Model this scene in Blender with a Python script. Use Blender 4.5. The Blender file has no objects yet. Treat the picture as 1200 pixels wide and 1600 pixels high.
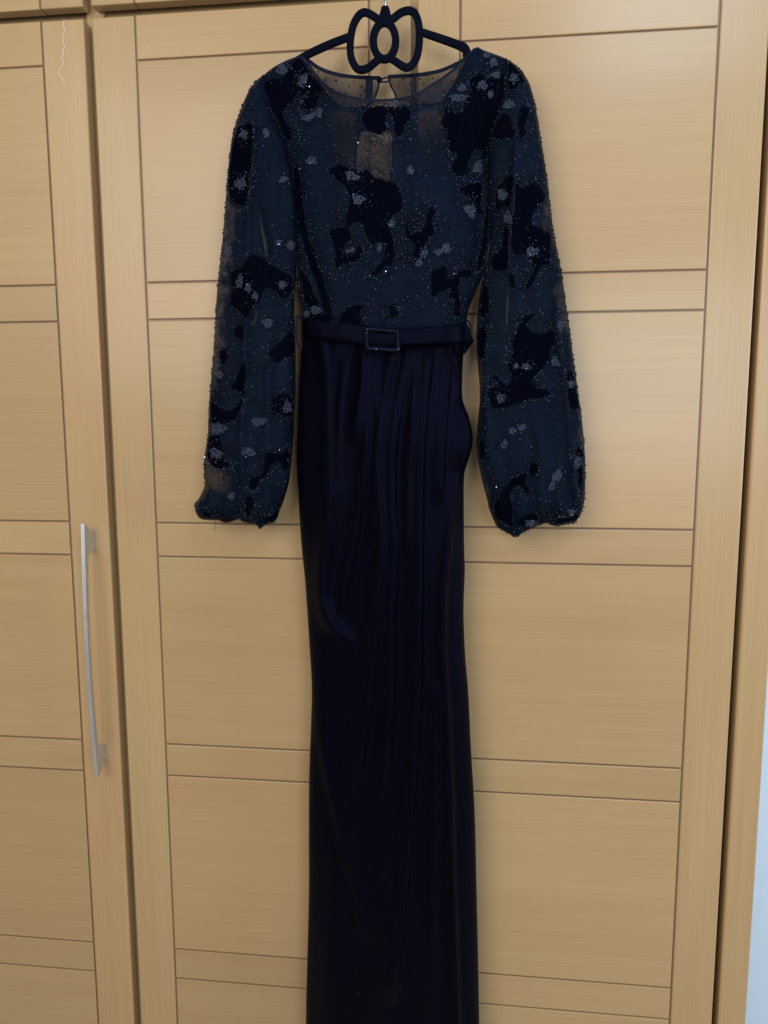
import bpy, bmesh, math, random
import numpy as np
from mathutils import Vector, Matrix, noise
from mathutils.geometry import delaunay_2d_cdt

random.seed(7); RNG = np.random.default_rng(7)
S = bpy.context.scene
COL = S.collection

# ------------------------------------------------------------------ camera
CAM = np.array([0.0884, -1.1962, 1.3799]); PITCH, YAW, ROLL, FPX = -0.1303, 0.1153, -0.0035, 1197.55
cy_, sy_, cp_, sp_ = math.cos(YAW), math.sin(YAW), math.cos(PITCH), math.sin(PITCH)
_f = np.array([-sy_*cp_, cy_*cp_, sp_]); _r = np.array([cy_, sy_, 0.0]); _u = np.cross(_r, _f)
CR = math.cos(ROLL)*_r + math.sin(ROLL)*_u; CU = -math.sin(ROLL)*_r + math.cos(ROLL)*_u; CF = _f
cd = bpy.data.cameras.new('camera'); cam = bpy.data.objects.new('camera', cd); COL.objects.link(cam)
cam.matrix_world = Matrix(((CR[0], CU[0], -CF[0], CAM[0]), (CR[1], CU[1], -CF[1], CAM[1]),
                           (CR[2], CU[2], -CF[2], CAM[2]), (0, 0, 0, 1)))
cd.sensor_fit = 'VERTICAL'; cd.sensor_height = 32.0; cd.lens = 32.0*FPX/1600.0
cd.clip_start = 0.02; cd.clip_end = 60
S.camera = cam
S.render.resolution_x, S.render.resolution_y = 768, 1024

# ------------------------------------------------------------------ light
W = bpy.data.worlds.new('World'); S.world = W; W.use_nodes = True
W.node_tree.nodes['Background'].inputs[0].default_value = (1.0, 0.96, 0.90, 1)
W.node_tree.nodes['Background'].inputs[1].default_value = 0.22
def area(name, loc, target, sx, sy, power, col):
    l = bpy.data.lights.new(name, 'AREA'); l.shape = 'RECTANGLE'; l.size = sx; l.size_y = sy
    l.energy = power; l.color = col
    o = bpy.data.objects.new(name, l); COL.objects.link(o); o.location = loc
    d = Vector(target) - Vector(loc); o.rotation_euler = d.to_track_quat('-Z', 'Y').to_euler()
    return o
area('ceiling_light', (0.70, -1.66, 2.75), (0.0, 0.0, 1.45), 0.60, 0.50, 11, (0.66, 0.82, 1.0))
area('window_light', (1.0, -2.9, 1.55), (0.1, 0.0, 1.3), 1.0, 0.9, 22, (0.76, 0.88, 1.0))
area('left_fill_light', (-0.95, -2.5, 2.15), (-0.25, 0.0, 1.2), 1.5, 1.3, 37, (1.0, 0.95, 0.86))  # added broad fill to brighten the left doors, no known lamp
area('wall_fill_light', (2.05, -0.75, 1.5), (0.8, 0.42, 0.9), 0.7, 1.1, 20, (0.80, 0.90, 1.0))  # added fill that brightens the wall strip, no known window there
vs = S.view_settings
vs.view_transform = 'Standard'; vs.look = 'None'; vs.gamma = 1.0; vs.use_curve_mapping = False; vs.exposure = 0.0

# ------------------------------------------------------------------ helpers
def P(px, py, depth):
    """photo pixel -> point on the plane `depth` metres in front of the wardrobe doors (y = -depth)"""
    px = np.asarray(px, float); py = np.asarray(py, float); depth = np.asarray(depth, float)
    v = CF*FPX + (px[..., None]-600.0)*CR - (py[..., None]-800.0)*CU
    t = (-depth - CAM[1])/v[..., 1]
    return CAM + t[..., None]*v
def p1(px, py, d): return P(np.array(px), np.array(py), np.array(d))
def sstep(a, b, x):
    t = np.clip((np.asarray(x, float)-a)/(b-a), 0, 1); return t*t*(3-2*t)
def obj(name, verts, faces, mat, parent=None, smooth=False, mats=None, midx=None):
    verts = np.asarray(verts, float)
    if parent is not None: verts = verts - np.array(ORG[parent.name])
    me = bpy.data.meshes.new(name); me.from_pydata(verts.tolist(), [], faces)
    for m in (mats or [mat]): me.materials.append(m)
    if midx is not None: me.polygons.foreach_set('material_index', np.asarray(midx, np.int32))
    if smooth: me.polygons.foreach_set('use_smooth', np.ones(len(me.polygons), bool))
    me.update()
    o = bpy.data.objects.new(name, me); COL.objects.link(o)
    if parent is not None:
        o.parent = parent; ORG[o.name] = ORG[parent.name]
    else: ORG[o.name] = (0, 0, 0)
    return o
ORG = {}
def empty(name, loc, label, cat, group=None):
    o = bpy.data.objects.new(name, None); COL.objects.link(o); o.location = loc; o.empty_display_size = 0.05
    ORG[o.name] = tuple(loc); o['label'] = label; o['category'] = cat
    if group: o['group'] = group
    return o
def sub_empty(name, parent):
    o = bpy.data.objects.new(name, None); COL.objects.link(o); o.parent = parent; ORG[o.name] = ORG[parent.name]; return o
def box(x0, x1, y0, y1, z0, z1, bev=0.0):
    bm = bmesh.new(); bmesh.ops.create_cube(bm, size=1)
    for v in bm.verts:
        v.co = Vector(((x0+x1)/2+v.co.x*(x1-x0), (y0+y1)/2+v.co.y*(y1-y0), (z0+z1)/2+v.co.z*(z1-z0)))
    if bev: bmesh.ops.bevel(bm, geom=list(bm.edges), offset=bev, segments=2, affect='EDGES', profile=0.5)
    bm.verts.ensure_lookup_table()
    vv = [tuple(v.co) for v in bm.verts]; ff = [[v.index for v in f.verts] for f in bm.faces]; bm.free()
    return vv, ff
def grid_faces(nu, nv, closed_u=False, base=0):
    f = []
    for j in range(nv-1):
        for i in range(nu if closed_u else nu-1):
            a = j*nu+i; b = j*nu+(i+1) % nu
            f.append((base+a, base+b, base+b+nu, base+a+nu))
    return f
def sweep(path, rads, closed=False, axis=None, seg=10, sq=2.0, ax2=None):
    """tube along 3-D path; rads (in-plane half width, half thickness); axis = thickness direction"""
    path = np.asarray(path, float); n = len(path); rads = np.asarray(rads, float)
    if rads.ndim == 1: rads = np.tile(rads, (n, 1))
    V = []
    for i in range(n):
        if closed: t = path[(i+1) % n]-path[i-1]
        else: t = path[min(i+1, n-1)]-path[max(i-1, 0)]
        t = t/np.linalg.norm(t)
        ax = np.array(axis if axis is not None else (0, 1, 0), float)
        nrm = np.cross(t, ax); nrm /= np.linalg.norm(nrm); ax = np.cross(nrm, t)
        for k in range(seg):
            a = 2*math.pi*k/seg; c, s = math.cos(a), math.sin(a)
            c = math.copysign(abs(c)**(2/sq), c); s = math.copysign(abs(s)**(2/sq), s)
            V.append(path[i]+nrm*c*rads[i, 0]+ax*s*rads[i, 1])
    F = grid_faces(seg, n, True)
    if closed:
        for k in range(seg):
            F.append(((n-1)*seg+k, (n-1)*seg+(k+1) % seg, (k+1) % seg, k))
    else:
        F.append(list(range(seg))[::-1]); F.append([(n-1)*seg+k for k in range(seg)])
    return V, F
def catmull(pts, sub=5, closed=False):
    p = np.asarray(pts, float); n = len(p); out = []
    rng = n if closed else n-1
    for i in range(rng):
        if closed: a, b, c, d = p[i-1], p[i], p[(i+1) % n], p[(i+2) % n]
        else: a, b, c, d = p[max(i-1, 0)], p[i], p[i+1], p[min(i+2, n-1)]
        for k in range(sub):
            t = k/sub
            out.append(0.5*((2*b)+(-a+c)*t+(2*a-5*b+4*c-d)*t*t+(-a+3*b-3*c+d)*t**3))
    if not closed: out.append(p[-1])
    return np.array(out)
def inside(poly, q):
    poly = np.asarray(poly, float); q = np.atleast_2d(q); x, y = q[:, 0], q[:, 1]
    r = np.zeros(len(q), bool); n = len(poly); j = n-1
    for i in range(n):
        xi, yi = poly[i]; xj, yj = poly[j]
        if yi != yj:
            r ^= ((yi > y) != (yj > y)) & (x < (xj-xi)*(y-yi)/(yj-yi)+xi)
        j = i
    return r
def edge_dist(poly, q):
    a = np.asarray(poly, float); b = np.roll(a, -1, 0); q = np.atleast_2d(q)
    d = np.full(len(q), 1e9)
    for i in range(len(a)):
        ab = b[i]-a[i]; L = (ab*ab).sum()+1e-9
        t = np.clip(((q-a[i])@ab)/L, 0, 1); d = np.minimum(d, np.linalg.norm(q-(a[i]+t[:, None]*ab), axis=1))
    return d
def fill(poly, step, holes=()):
    """triangulated 2-D region: boundary + inner points"""
    poly = np.asarray(poly, float); pts = [tuple(p) for p in poly]; E = [(i, (i+1) % len(poly)) for i in range(len(poly))]
    for h in holes:
        o = len(pts); pts += [tuple(p) for p in h]; E += [(o+i, o+(i+1) % len(h)) for i in range(len(h))]
    x0, y0 = poly.min(0); x1, y1 = poly.max(0)
    gx, gy = np.meshgrid(np.arange(x0, x1, step), np.arange(y0, y1, step)); g = np.c_[gx.ravel(), gy.ravel()]
    g[:, 0] += (np.round((g[:, 1]-y0)/step) % 2)*step*0.5
    ok = inside(poly, g) & (edge_dist(poly, g) > step*0.5)
    for h in holes: ok &= ~inside(h, g) & (edge_dist(h, g) > step*0.5)
    pts += [tuple(p) for p in g[ok]]
    V, _, F, *_ = delaunay_2d_cdt([Vector(p) for p in pts], E, [], 0, 1e-4)
    V = np.array([(v.x, v.y) for v in V]); F = np.array([f for f in F])
    c = V[F].mean(1); ok = inside(poly, c)
    for h in holes: ok &= ~inside(h, c)
    return V, [list(map(int, f)) for f in F[ok]]

# ------------------------------------------------------------------ materials
def mat(name):
    m = bpy.data.materials.new(name); m.use_nodes = True
    return m, m.node_tree, m.node_tree.nodes['Principled BSDF']
def N(nt, t, **kw):
    n = nt.nodes.new(t)
    for k, v in kw.items():
        if k.startswith('i_'): n.inputs[k[2:]].default_value = v
        else: setattr(n, k, v)
    return n
def wood(name, grain, dark=(0.428, 0.280, 0.132), light=(0.502, 0.346, 0.172), rough=0.38):
    m, nt, b = mat(name); L = nt.links.new
    tc = N(nt, 'ShaderNodeTexCoord'); oi = N(nt, 'ShaderNodeObjectInfo')
    add = N(nt, 'ShaderNodeVectorMath', operation='ADD'); mul = N(nt, 'ShaderNodeVectorMath', operation='SCALE')
    mul.inputs[0].default_value = (13.1, 7.7, 5.3); L(oi.outputs['Random'], mul.inputs['Scale'])
    L(tc.outputs['Object'], add.inputs[0]); L(mul.outputs[0], add.inputs[1])
    def streak(sc, detail, across, along):
        mp = N(nt, 'ShaderNodeMapping')
        mp.inputs['Scale'].default_value = (along, across, across) if grain == 'h' else (across, across, along)
        n = N(nt, 'ShaderNodeTexNoise'); n.inputs['Scale'].default_value = sc; n.inputs['Detail'].default_value = detail
        n.inputs['Roughness'].default_value = 0.6
        L(add.outputs[0], mp.inputs['Vector']); L(mp.outputs[0], n.inputs['Vector']); return n
    fine = streak(1.0, 4, 420, 5.0); mid = streak(1.0, 3, 85, 1.5); broad = streak(1.0, 2, 9, 0.9)
    a1 = N(nt, 'ShaderNodeMath', operation='MULTIPLY_ADD', i_1=0.0) if False else N(nt, 'ShaderNodeMath', operation='MULTIPLY')
    a1.inputs[1].default_value = 0.42; L(fine.outputs['Fac'], a1.inputs[0])
    a2 = N(nt, 'ShaderNodeMath', operation='MULTIPLY_ADD'); a2.inputs[1].default_value = 0.32
    L(mid.outputs['Fac'], a2.inputs[0]); L(a1.outputs[0], a2.inputs[2])
    a3 = N(nt, 'ShaderNodeMath', operation='MULTIPLY_ADD'); a3.inputs[1].default_value = 0.40
    L(broad.outputs['Fac'], a3.inputs[0]); L(a2.outputs[0], a3.inputs[2])
    cr = N(nt, 'ShaderNodeValToRGB'); cr.color_ramp.elements[0].position = 0.40; cr.color_ramp.elements[1].position = 0.78
    cr.color_ramp.elements[0].color = (*dark, 1); cr.color_ramp.elements[1].color = (*light, 1)
    L(a3.outputs[0], cr.inputs[0])
    # a slow pinkish drift in the veneer
    hue = N(nt, 'ShaderNodeTexNoise'); hue.inputs['Scale'].default_value = 2.2; L(add.outputs[0], hue.inputs['Vector'])
    mx = N(nt, 'ShaderNodeMix', data_type='RGBA', blend_type='MULTIPLY')
    hr = N(nt, 'ShaderNodeMapRange'); hr.inputs['From Min'].default_value = 0.4; hr.inputs['From Max'].default_value = 0.7
    L(hue.outputs['Fac'], hr.inputs['Value']); L(hr.outputs[0], mx.inputs[0])
    L(cr.outputs[0], mx.inputs[6]); mx.inputs[7].default_value = (0.99, 0.93, 0.93, 1)
    wn = N(nt, 'ShaderNodeTexWhiteNoise', noise_dimensions='1D'); L(oi.outputs['Random'], wn.inputs['W'])
    tr = N(nt, 'ShaderNodeMapRange'); tr.inputs['To Min'].default_value = 0.925; tr.inputs['To Max'].default_value = 1.06; L(wn.outputs['Value'], tr.inputs['Value'])
    ts = N(nt, 'ShaderNodeVectorMath', operation='SCALE'); L(mx.outputs[2], ts.inputs[0]); L(tr.outputs[0], ts.inputs['Scale'])
    L(ts.outputs[0], b.inputs['Base Color'])
    rr = N(nt, 'ShaderNodeMapRange'); rr.inputs['To Min'].default_value = rough-0.05; rr.inputs['To Max'].default_value = rough+0.10
    L(mid.outputs['Fac'], rr.inputs['Value']); L(rr.outputs[0], b.inputs['Roughness'])
    bp = N(nt, 'ShaderNodeBump'); bp.inputs['Strength'].default_value = 0.06; bp.inputs['Distance'].default_value = 0.0006
    L(a2.outputs[0], bp.inputs['Height']); L(bp.outputs[0], b.inputs['Normal'])
    b.inputs['Specular IOR Level'].default_value = 0.40; b.inputs['Coat Weight'].default_value = 0.35; b.inputs['Coat Roughness'].default_value = 0.20
    return m
M = {}
M['wood_h'] = wood('veneer_horizontal_grain', 'h'); M['wood_v'] = wood('veneer_vertical_grain', 'v')
M['wood_core'] = wood('groove_wood', 'v', (0.21, 0.13, 0.09), (0.26, 0.165, 0.115), 0.5)
M['wood_in'] = wood('carcass_wood', 'v', (0.39, 0.25, 0.115), (0.47, 0.32, 0.155), 0.5)

def cloth(name, base, alpha=1.0, sheen=0.0, tint=(1, 1, 1), srough=0.4, rough=0.8, spec=0.2, weave=0.0, mottle=0.25, mscale=40, nbump=0.0, stint=None):
    m, nt, b = mat(name); L = nt.links.new
    tc = N(nt, 'ShaderNodeTexCoord')
    n = N(nt, 'ShaderNodeTexNoise'); n.inputs['Scale'].default_value = mscale; n.inputs['Detail'].default_value = 4
    L(tc.outputs['Object'], n.inputs['Vector'])
    mr = N(nt, 'ShaderNodeMapRange'); mr.inputs['From Min'].default_value = 0.3; mr.inputs['From Max'].default_value = 0.7
    mr.inputs['To Min'].default_value = 1-mottle; mr.inputs['To Max'].default_value = 1+mottle
    L(n.outputs['Fac'], mr.inputs['Value'])
    sc = N(nt, 'ShaderNodeVectorMath', operation='SCALE'); sc.inputs[0].default_value = base; L(mr.outputs[0], sc.inputs['Scale'])
    L(sc.outputs[0], b.inputs['Base Color'])
    b.inputs['Roughness'].default_value = rough; b.inputs['Specular IOR Level'].default_value = spec
    b.inputs['Sheen Weight'].default_value = sheen; b.inputs['Sheen Tint'].default_value = (*tint, 1); b.inputs['Sheen Roughness'].default_value = srough
    if stint: b.inputs['Specular Tint'].default_value = (*stint, 1)
    if nbump:
        n2 = N(nt, 'ShaderNodeTexNoise'); n2.inputs['Scale'].default_value = 900; L(tc.outputs['Object'], n2.inputs['Vector'])
        bp = N(nt, 'ShaderNodeBump'); bp.inputs['Strength'].default_value = nbump; bp.inputs['Distance'].default_value = 0.001
        L(n2.outputs['Fac'], bp.inputs['Height']); L(bp.outputs[0], b.inputs['Normal'])
    if alpha < 1:
        tr = N(nt, 'ShaderNodeBsdfTransparent'); mx = N(nt, 'ShaderNodeMixShader')
        n3 = N(nt, 'ShaderNodeTexNoise'); n3.inputs['Scale'].default_value = 700; L(tc.outputs['Object'], n3.inputs['Vector'])
        ar = N(nt, 'ShaderNodeMapRange'); ar.inputs['From Min'].default_value = 0.3; ar.inputs['From Max'].default_value = 0.7
        ar.inputs['To Min'].default_value = alpha-0.12; ar.inputs['To Max'].default_value = alpha+0.12
        L(n3.outputs['Fac'], ar.inputs['Value']); L(ar.outputs[0], mx.inputs[0])
        L(tr.outputs[0], mx.inputs[1]); L(b.outputs[0], mx.inputs[2])
        L(mx.outputs[0], nt.nodes['Material Output'].inputs['Surface'])
    return m
M['skirt'] = cloth('navy_velvet', (0.0007, 0.0010, 0.0030), sheen=0.36, tint=(0.26, 0.23, 0.56), srough=0.12, rough=0.50, spec=0.13, mscale=60, nbump=0.12, stint=(0.24, 0.26, 0.66))
M['flock'] = cloth('flocked_velvet_and_fold_shade', (0.0016, 0.0020, 0.0060), sheen=0.02, tint=(0.2, 0.25, 0.6), srough=0.3, rough=0.95, spec=0.0, mscale=300)
def fuzzy(m):
    nt = m.node_tree; L = nt.links.new; b = nt.nodes['Principled BSDF']
    at = N(nt, 'ShaderNodeAttribute', attribute_name='fade'); tc = N(nt, 'ShaderNodeTexCoord')
    n = N(nt, 'ShaderNodeTexNoise'); n.inputs['Scale'].default_value = 620; n.inputs['Detail'].default_value = 2; L(tc.outputs['Object'], n.inputs['Vector'])
    a = N(nt, 'ShaderNodeMath', operation='MULTIPLY_ADD'); a.inputs[1].default_value = 1.1; L(n.outputs['Fac'], a.inputs[0]); L(at.outputs['Fac'], a.inputs[2])
    r = N(nt, 'ShaderNodeMapRange'); r.inputs['From Min'].default_value = 0.78; r.inputs['From Max'].default_value = 1.05; L(a.outputs[0], r.inputs['Value'])
    tr = N(nt, 'ShaderNodeBsdfTransparent'); mx = N(nt, 'ShaderNodeMixShader'); L(r.outputs[0], mx.inputs[0]); L(tr.outputs[0], mx.inputs[1]); L(b.outputs[0], mx.inputs[2])
    L(mx.outputs[0], nt.nodes['Material Output'].inputs['Surface'])
fuzzy(M['flock'])
def soft(m):
    nt = m.node_tree; L = nt.links.new; b = nt.nodes['Principled BSDF']
    at = N(nt, 'ShaderNodeAttribute', attribute_name='fade'); tr = N(nt, 'ShaderNodeBsdfTransparent'); mx = N(nt, 'ShaderNodeMixShader')
    L(at.outputs['Fac'], mx.inputs[0]); L(tr.outputs[0], mx.inputs[1]); L(b.outputs[0], mx.inputs[2]); L(mx.outputs[0], nt.nodes['Material Output'].inputs['Surface'])
M['button'] = cloth('button_cloth', (0.0030, 0.0040, 0.0090), rough=0.9, spec=0.05)
M['hanger'] = cloth('hanger_flocking', (0.0035, 0.005, 0.012), sheen=0.03, tint=(0.4, 0.5, 0.9), rough=0.95, spec=0.03, nbump=0.3)
M['sheer'] = cloth('navy_tulle', (0.0060, 0.0108, 0.0245), alpha=0.64, rough=0.95, spec=0.0)
M['lining'] = cloth('navy_lining', (0.0046, 0.0100, 0.0258), rough=0.6, spec=0.12, mscale=14, mottle=0.45)
M['sleeve_lining'] = cloth('teal_lining', (0.0044, 0.0114, 0.0222), rough=0.55, spec=0.15, mscale=14, mottle=0.45)
M['seam'] = cloth('navy_seam', (0.0047, 0.0100, 0.0215), rough=0.8, spec=0.05)
soft(M['lining']); soft(M['sleeve_lining'])
M['binding'] = cloth('navy_binding', (0.010, 0.014, 0.030), rough=0.85, spec=0.05)
def simple(name, col, rough, metal=0.0, spec=0.5, coat=0.0, mot=0.15):
    m, nt, b = mat(name); L = nt.links.new
    tc = N(nt, 'ShaderNodeTexCoord'); n = N(nt, 'ShaderNodeTexNoise'); n.inputs['Scale'].default_value = 55; L(tc.outputs['Object'], n.inputs['Vector'])
    mr = N(nt, 'ShaderNodeMapRange'); mr.inputs['To Min'].default_value = 1-mot; mr.inputs['To Max'].default_value = 1+mot; L(n.outputs['Fac'], mr.inputs['Value'])
    sc = N(nt, 'ShaderNodeVectorMath', operation='SCALE'); sc.inputs[0].default_value = col; L(mr.outputs[0], sc.inputs['Scale'])
    L(sc.outputs[0], b.inputs['Base Color'])
    b.inputs['Roughness'].default_value = rough; b.inputs['Metallic'].default_value = metal
    b.inputs['Specular IOR Level'].default_value = spec; b.inputs['Coat Weight'].default_value = coat
    return m
M['bead'] = simple('navy_glass_bead', (0.0026, 0.0042, 0.0125), 0.36, 0.0, 0.28)
M['bead2'] = simple('faceted_bead', (0.036, 0.046, 0.090), 0.42, 0.6)
M['spark'] = simple('crystal_bead', (0.40, 0.46, 0.62), 0.25, 1.0)
M['glitter'] = simple('blue_grey_glitter', (0.046, 0.058, 0.100), 0.6, 0.1, 0.35)
M['stone'] = simple('rhinestone', (0.40, 0.44, 0.58), 0.20, 1.0)
M['metal'] = simple('satin_nickel', (0.66, 0.68, 0.73), 0.42, 0.9)
M['wire'] = simple('chrome_wire', (0.70, 0.71, 0.73), 0.22, 1.0)
M['thread'] = simple('white_thread', (0.80, 0.77, 0.70), 0.8)
M['dthread'] = simple('dark_thread', (0.05, 0.04, 0.035), 0.8)
M['thread_grey'] = simple('grey_lint', (0.10, 0.11, 0.13), 0.9)
M['wall'] = simple('pale_blue_paint', (0.68, 0.83, 1.0), 0.75, 0, 0.3, 0.0, 0.02)
M['floor'] = simple('beige_floor_tile', (0.45, 0.40, 0.33), 0.45)
M['pale_sheer'] = cloth('pale_translucent_cloth', (0.30, 0.36, 0.40), alpha=0.75, rough=0.4, spec=0.5)

# ------------------------------------------------------------------ setting
o = obj('floor', *box(-2.2, 2.2, -3.4, 0.75, -0.05, 0.0), M['floor']); o['kind'] = 'structure'
o = obj('wall', *box(-2.2, 2.2, 0.424, 0.50, 0.001, 2.75), M['wall']); o['kind'] = 'structure'

# ------------------------------------------------------------------ wardrobe
ward = empty('wardrobe', (0, 0, 0), 'light oak veneer wardrobe with grooved panel doors behind the hanging dress', 'wardrobe')
TH = 0.022
XL, XR = -1.045, 0.545
ZT_LO, ZB_UP, ZT_UP = 1.976, 1.993, 2.46
Z = [1.9118, 1.5828, 1.5256, 1.2000, 1.1436, 0.8178, 0.7613, 0.4360, 0.3791, 0.0535]
GR = 0.0013          # half groove
# carcass: sides, dividers, top, back, plinth, rail behind the door gap
obj('side_panel', *box(XL, XL+0.042, 0.004, 0.420, 0.0, ZT_UP+0.03, 0.002), M['wood_v'], ward)
obj('side_panel', *box(0.5005, XR, 0.002, 0.420, 0.0, ZT_UP+0.03, 0.004), M['wood_v'], ward)
obj('divider', *box(-0.516, -0.488, 0.0245, 0.412, 0.06, ZT_UP, 0.001), M['wood_in'], ward)
obj('divider', *box(-0.016, 0.012, 0.0245, 0.412, 0.06, ZT_UP, 0.001), M['wood_in'], ward)
obj('shelf', *box(XL+0.042, 0.5005, 0.0330, 0.408, 1.974, 2.000, 0.001), M['wood_in'], ward)
obj('top_panel', *box(XL+0.042, 0.5005, 0.004, 0.420, ZT_UP+0.003, ZT_UP+0.03, 0.001), M['wood_v'], ward)
obj('back_panel', *box(XL+0.042, 0.5005, 0.414, 0.419, 0.0, ZT_UP+0.002), M['wood_in'], ward)
obj('plinth', *box(XL+0.042, 0.5005, 0.045, 0.060, 0.0, 0.058), M['wood_in'], ward)
def door(x0, x1, g0, g1, upper=False):
    d = sub_empty('upper_door' if upper else 'door', ward)
    z0, z1 = (ZB_UP, ZT_UP) if upper else (0.06, ZT_LO)
    fy = 0.0035   # veneer pieces are 3.5 mm proud of the core
    obj('core', *box(x0+0.0015, x1-0.0015, fy, TH, z0+0.0015, z1-0.0015), M['wood_core'], d)
    # the veneered edge all round
    def piece(n, a, b, c, e, m):
        obj(n, *box(a, b, 0.0, fy+0.0005, c, e, 0.0013), m, d)
    def stile(a, b): obj('stile', *box(a, b, 0.0, TH-0.002, z0, z1, 0.0022), M['wood_v'], d)
    stile(x0, g0-GR); stile(g1+GR, x1)
    zs = [2.052, 2.395] if upper else Z
    edges = [z1]+list(zs) if not upper else [z1, 2.395, 2.052]
    edges = edges+[z0]
    wide = True
    for k in range(len(edges)-1):
        hi = edges[k]-(GR if k else 0); lo = edges[k+1]+(GR if k < len(edges)-2 else 0)
        n = 'panel' if hi-lo > 0.2 else 'rail'
        if k == 0 or k == len(edges)-2:   # the outer rails run the full thickness
            obj('rail', *box(g0+GR, g1-GR, 0.0, TH-0.002, lo, hi, 0.0015), M['wood_h'], d)
        else: piece(n, g0+GR, g1-GR, lo, hi, M['wood_h'])
    return d
DX = [(-0.9985, -0.5095, -0.926, -0.5783), (-0.4962, -0.0085, -0.4275, -0.0702), (0.0015, 0.4905, 0.0636, 0.4236)]
doors = [door(*a) for a in DX]
for a in DX: door(*a, upper=True)
doors[0]['label'] = 'wardrobe door with a satin nickel bow handle'
# bow handle on the first door
hx = p1(131, 900, 0.038)[0]; zt = p1(130, 819, 0.034)[2]; zb = p1(149.5, 1215, 0.034)[2]; H = zt-zb
prof = []
for k in range(21):
    t = k/20; prof.append((0.033+0.009*math.sin(math.pi*t), zt-H*t))
inner = []
for k in range(17):
    t = k/16; inner.append((0.026+0.0085*math.sin(math.pi*t)**0.8, zb+0.052+(H-0.104)*t))
back = [(0.031, zb+0.001), (-0.0005, zb+0.020), (-0.0005, zb+0.046), (0.010, zb+0.0475)]
loop = prof+back+inner+[(d_, zt-(z_-zb)) for d_, z_ in back[::-1]]
wv = 0.0032; nV = len(loop)
hv = [(hx-wv, -d_, z_) for d_, z_ in loop]+[(hx+wv, -d_, z_) for d_, z_ in loop]
bm = bmesh.new(); A = [bm.verts.new(v) for v in hv]
bm.faces.new(A[:nV]); bm.faces.new(A[nV:][::-1])
for k in range(nV): bm.faces.new((A[k], A[nV+k], A[nV+(k+1) % nV], A[(k+1) % nV]))
bmesh.ops.recalc_face_normals(bm, faces=list(bm.faces)); bmesh.ops.triangulate(bm, faces=[f for f in bm.faces if len(f.verts) > 4])
bm.verts.index_update(); hv = [tuple(v.co) for v in bm.verts]; hf = [[v.index for v in f.verts] for f in bm.faces]; bm.free()
h = obj('handle', hv, hf, M['metal'], doors[0])

# ------------------------------------------------------------------ garment surfaces (photo pixels -> depth)
D0 = 0.052
I = np.interp
def curve(pts):
    a = np.array(pts, float); return lambda y: I(y, a[:, 1], a[:, 0])
def tcurve(pts):
    a = catmull(pts, 6); return lambda x: I(x, a[:, 0], a[:, 1])
def ycurve(pts):
    a = catmull(pts, 6); a = a[np.argsort(a[:, 1])]; return lambda y: I(y, a[:, 1], a[:, 0])
SEAM_L = [(412, 117), (410, 140), (424, 178), (439, 213), (453, 258), (461, 308), (464, 352)]
SEAM_R = [(790, 91), (791, 130), (788, 153), (779, 178), (770, 203), (764, 228), (763, 255), (764, 287), (767, 343), (765.5, 372)]
bL = ycurve(SEAM_L+[(465, 402), (467, 455), (473, 488), (474, 500), (474, 530)])
bR = ycurve(SEAM_R+[(756, 423), (744, 455), (733, 481), (729, 502), (728, 530)])
slL = ycurve([(412, 117), (400, 126), (388, 143), (377, 168), (367, 197), (361, 225), (356, 270), (352, 320), (348, 370), (342, 425), (338, 470),
              (334, 545), (330, 589), (326, 643), (325, 675), (322, 698), (319, 715), (318.5, 735), (320, 757), (313, 775), (304, 793), (303, 800), (309, 812)])
slR = ycurve(SEAM_L+[(464, 400), (462, 440), (460, 480), (461.5, 528), (462, 600), (459, 675), (453.5, 741), (447, 771), (439, 794), (430, 812)])
srL = ycurve(SEAM_R+[(763, 395), (754, 434), (747, 479), (744, 525), (746, 567), (749, 599), (749.5, 627), (747, 652), (744.5, 689), (747, 718), (752, 746), (759, 774), (765, 800), (776, 816)])
srR = ycurve([(790, 91), (803, 99), (814, 110), (828, 132), (838, 173), (843.5, 207), (852, 258), (859, 315), (866, 366), (877, 423), (885, 479), (889, 505),
              (897, 567), (907, 638), (912, 681), (914.5, 723), (914.5, 760), (913, 788), (908, 806), (899, 814)])
kL = ycurve([(474, 512), (471, 544), (467, 600), (465, 653), (463, 715), (466, 773), (470.5, 846), (477, 912), (483, 1001), (487, 1070), (486, 1127), (483, 1214), (482.5, 1297), (482.5, 1398), (479.7, 1512), (478, 1597), (476, 1900)])
kR = ycurve([(727, 512), (724, 556), (722.5, 590), (723, 624), (733, 652), (739, 681), (737, 703), (730, 726), (725, 752), (725.5, 859), (726.5, 890), (724.5, 955), (727, 1024), (732, 1084), (736, 1170), (742, 1271), (745, 1398), (747, 1483), (749, 1597), (754, 1900)])
btop = tcurve([(408, 119), (412, 117), (420, 110), (430, 103), (440, 97.5), (452, 92), (462, 88.5), (468, 85), (474, 88), (480, 96), (493, 115), (507, 131), (525, 143), (552, 151), (584, 155), (616, 154),
               (648, 147), (669, 135), (688, 123), (709, 107), (728, 88), (740, 76), (747, 73), (753, 77), (764, 81), (778, 86), (790, 91), (795, 94)])
slBot = tcurve([(296, 800), (303, 801), (314, 811), (330, 813), (341, 813), (352, 817), (363, 815), (373, 811), (381, 816), (399, 819), (403, 824), (407, 827), (412, 822), (420, 818), (429, 816), (439, 806), (450, 800)])
srBot = tcurve([(755, 800), (764, 806), (773, 819), (787, 830), (796, 835), (804, 839.5), (811, 837), (818, 832), (835, 824), (845, 820), (855, 818), (866, 822), (878, 821), (888, 819), (897, 817.5), (907, 811), (920, 800)])

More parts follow.
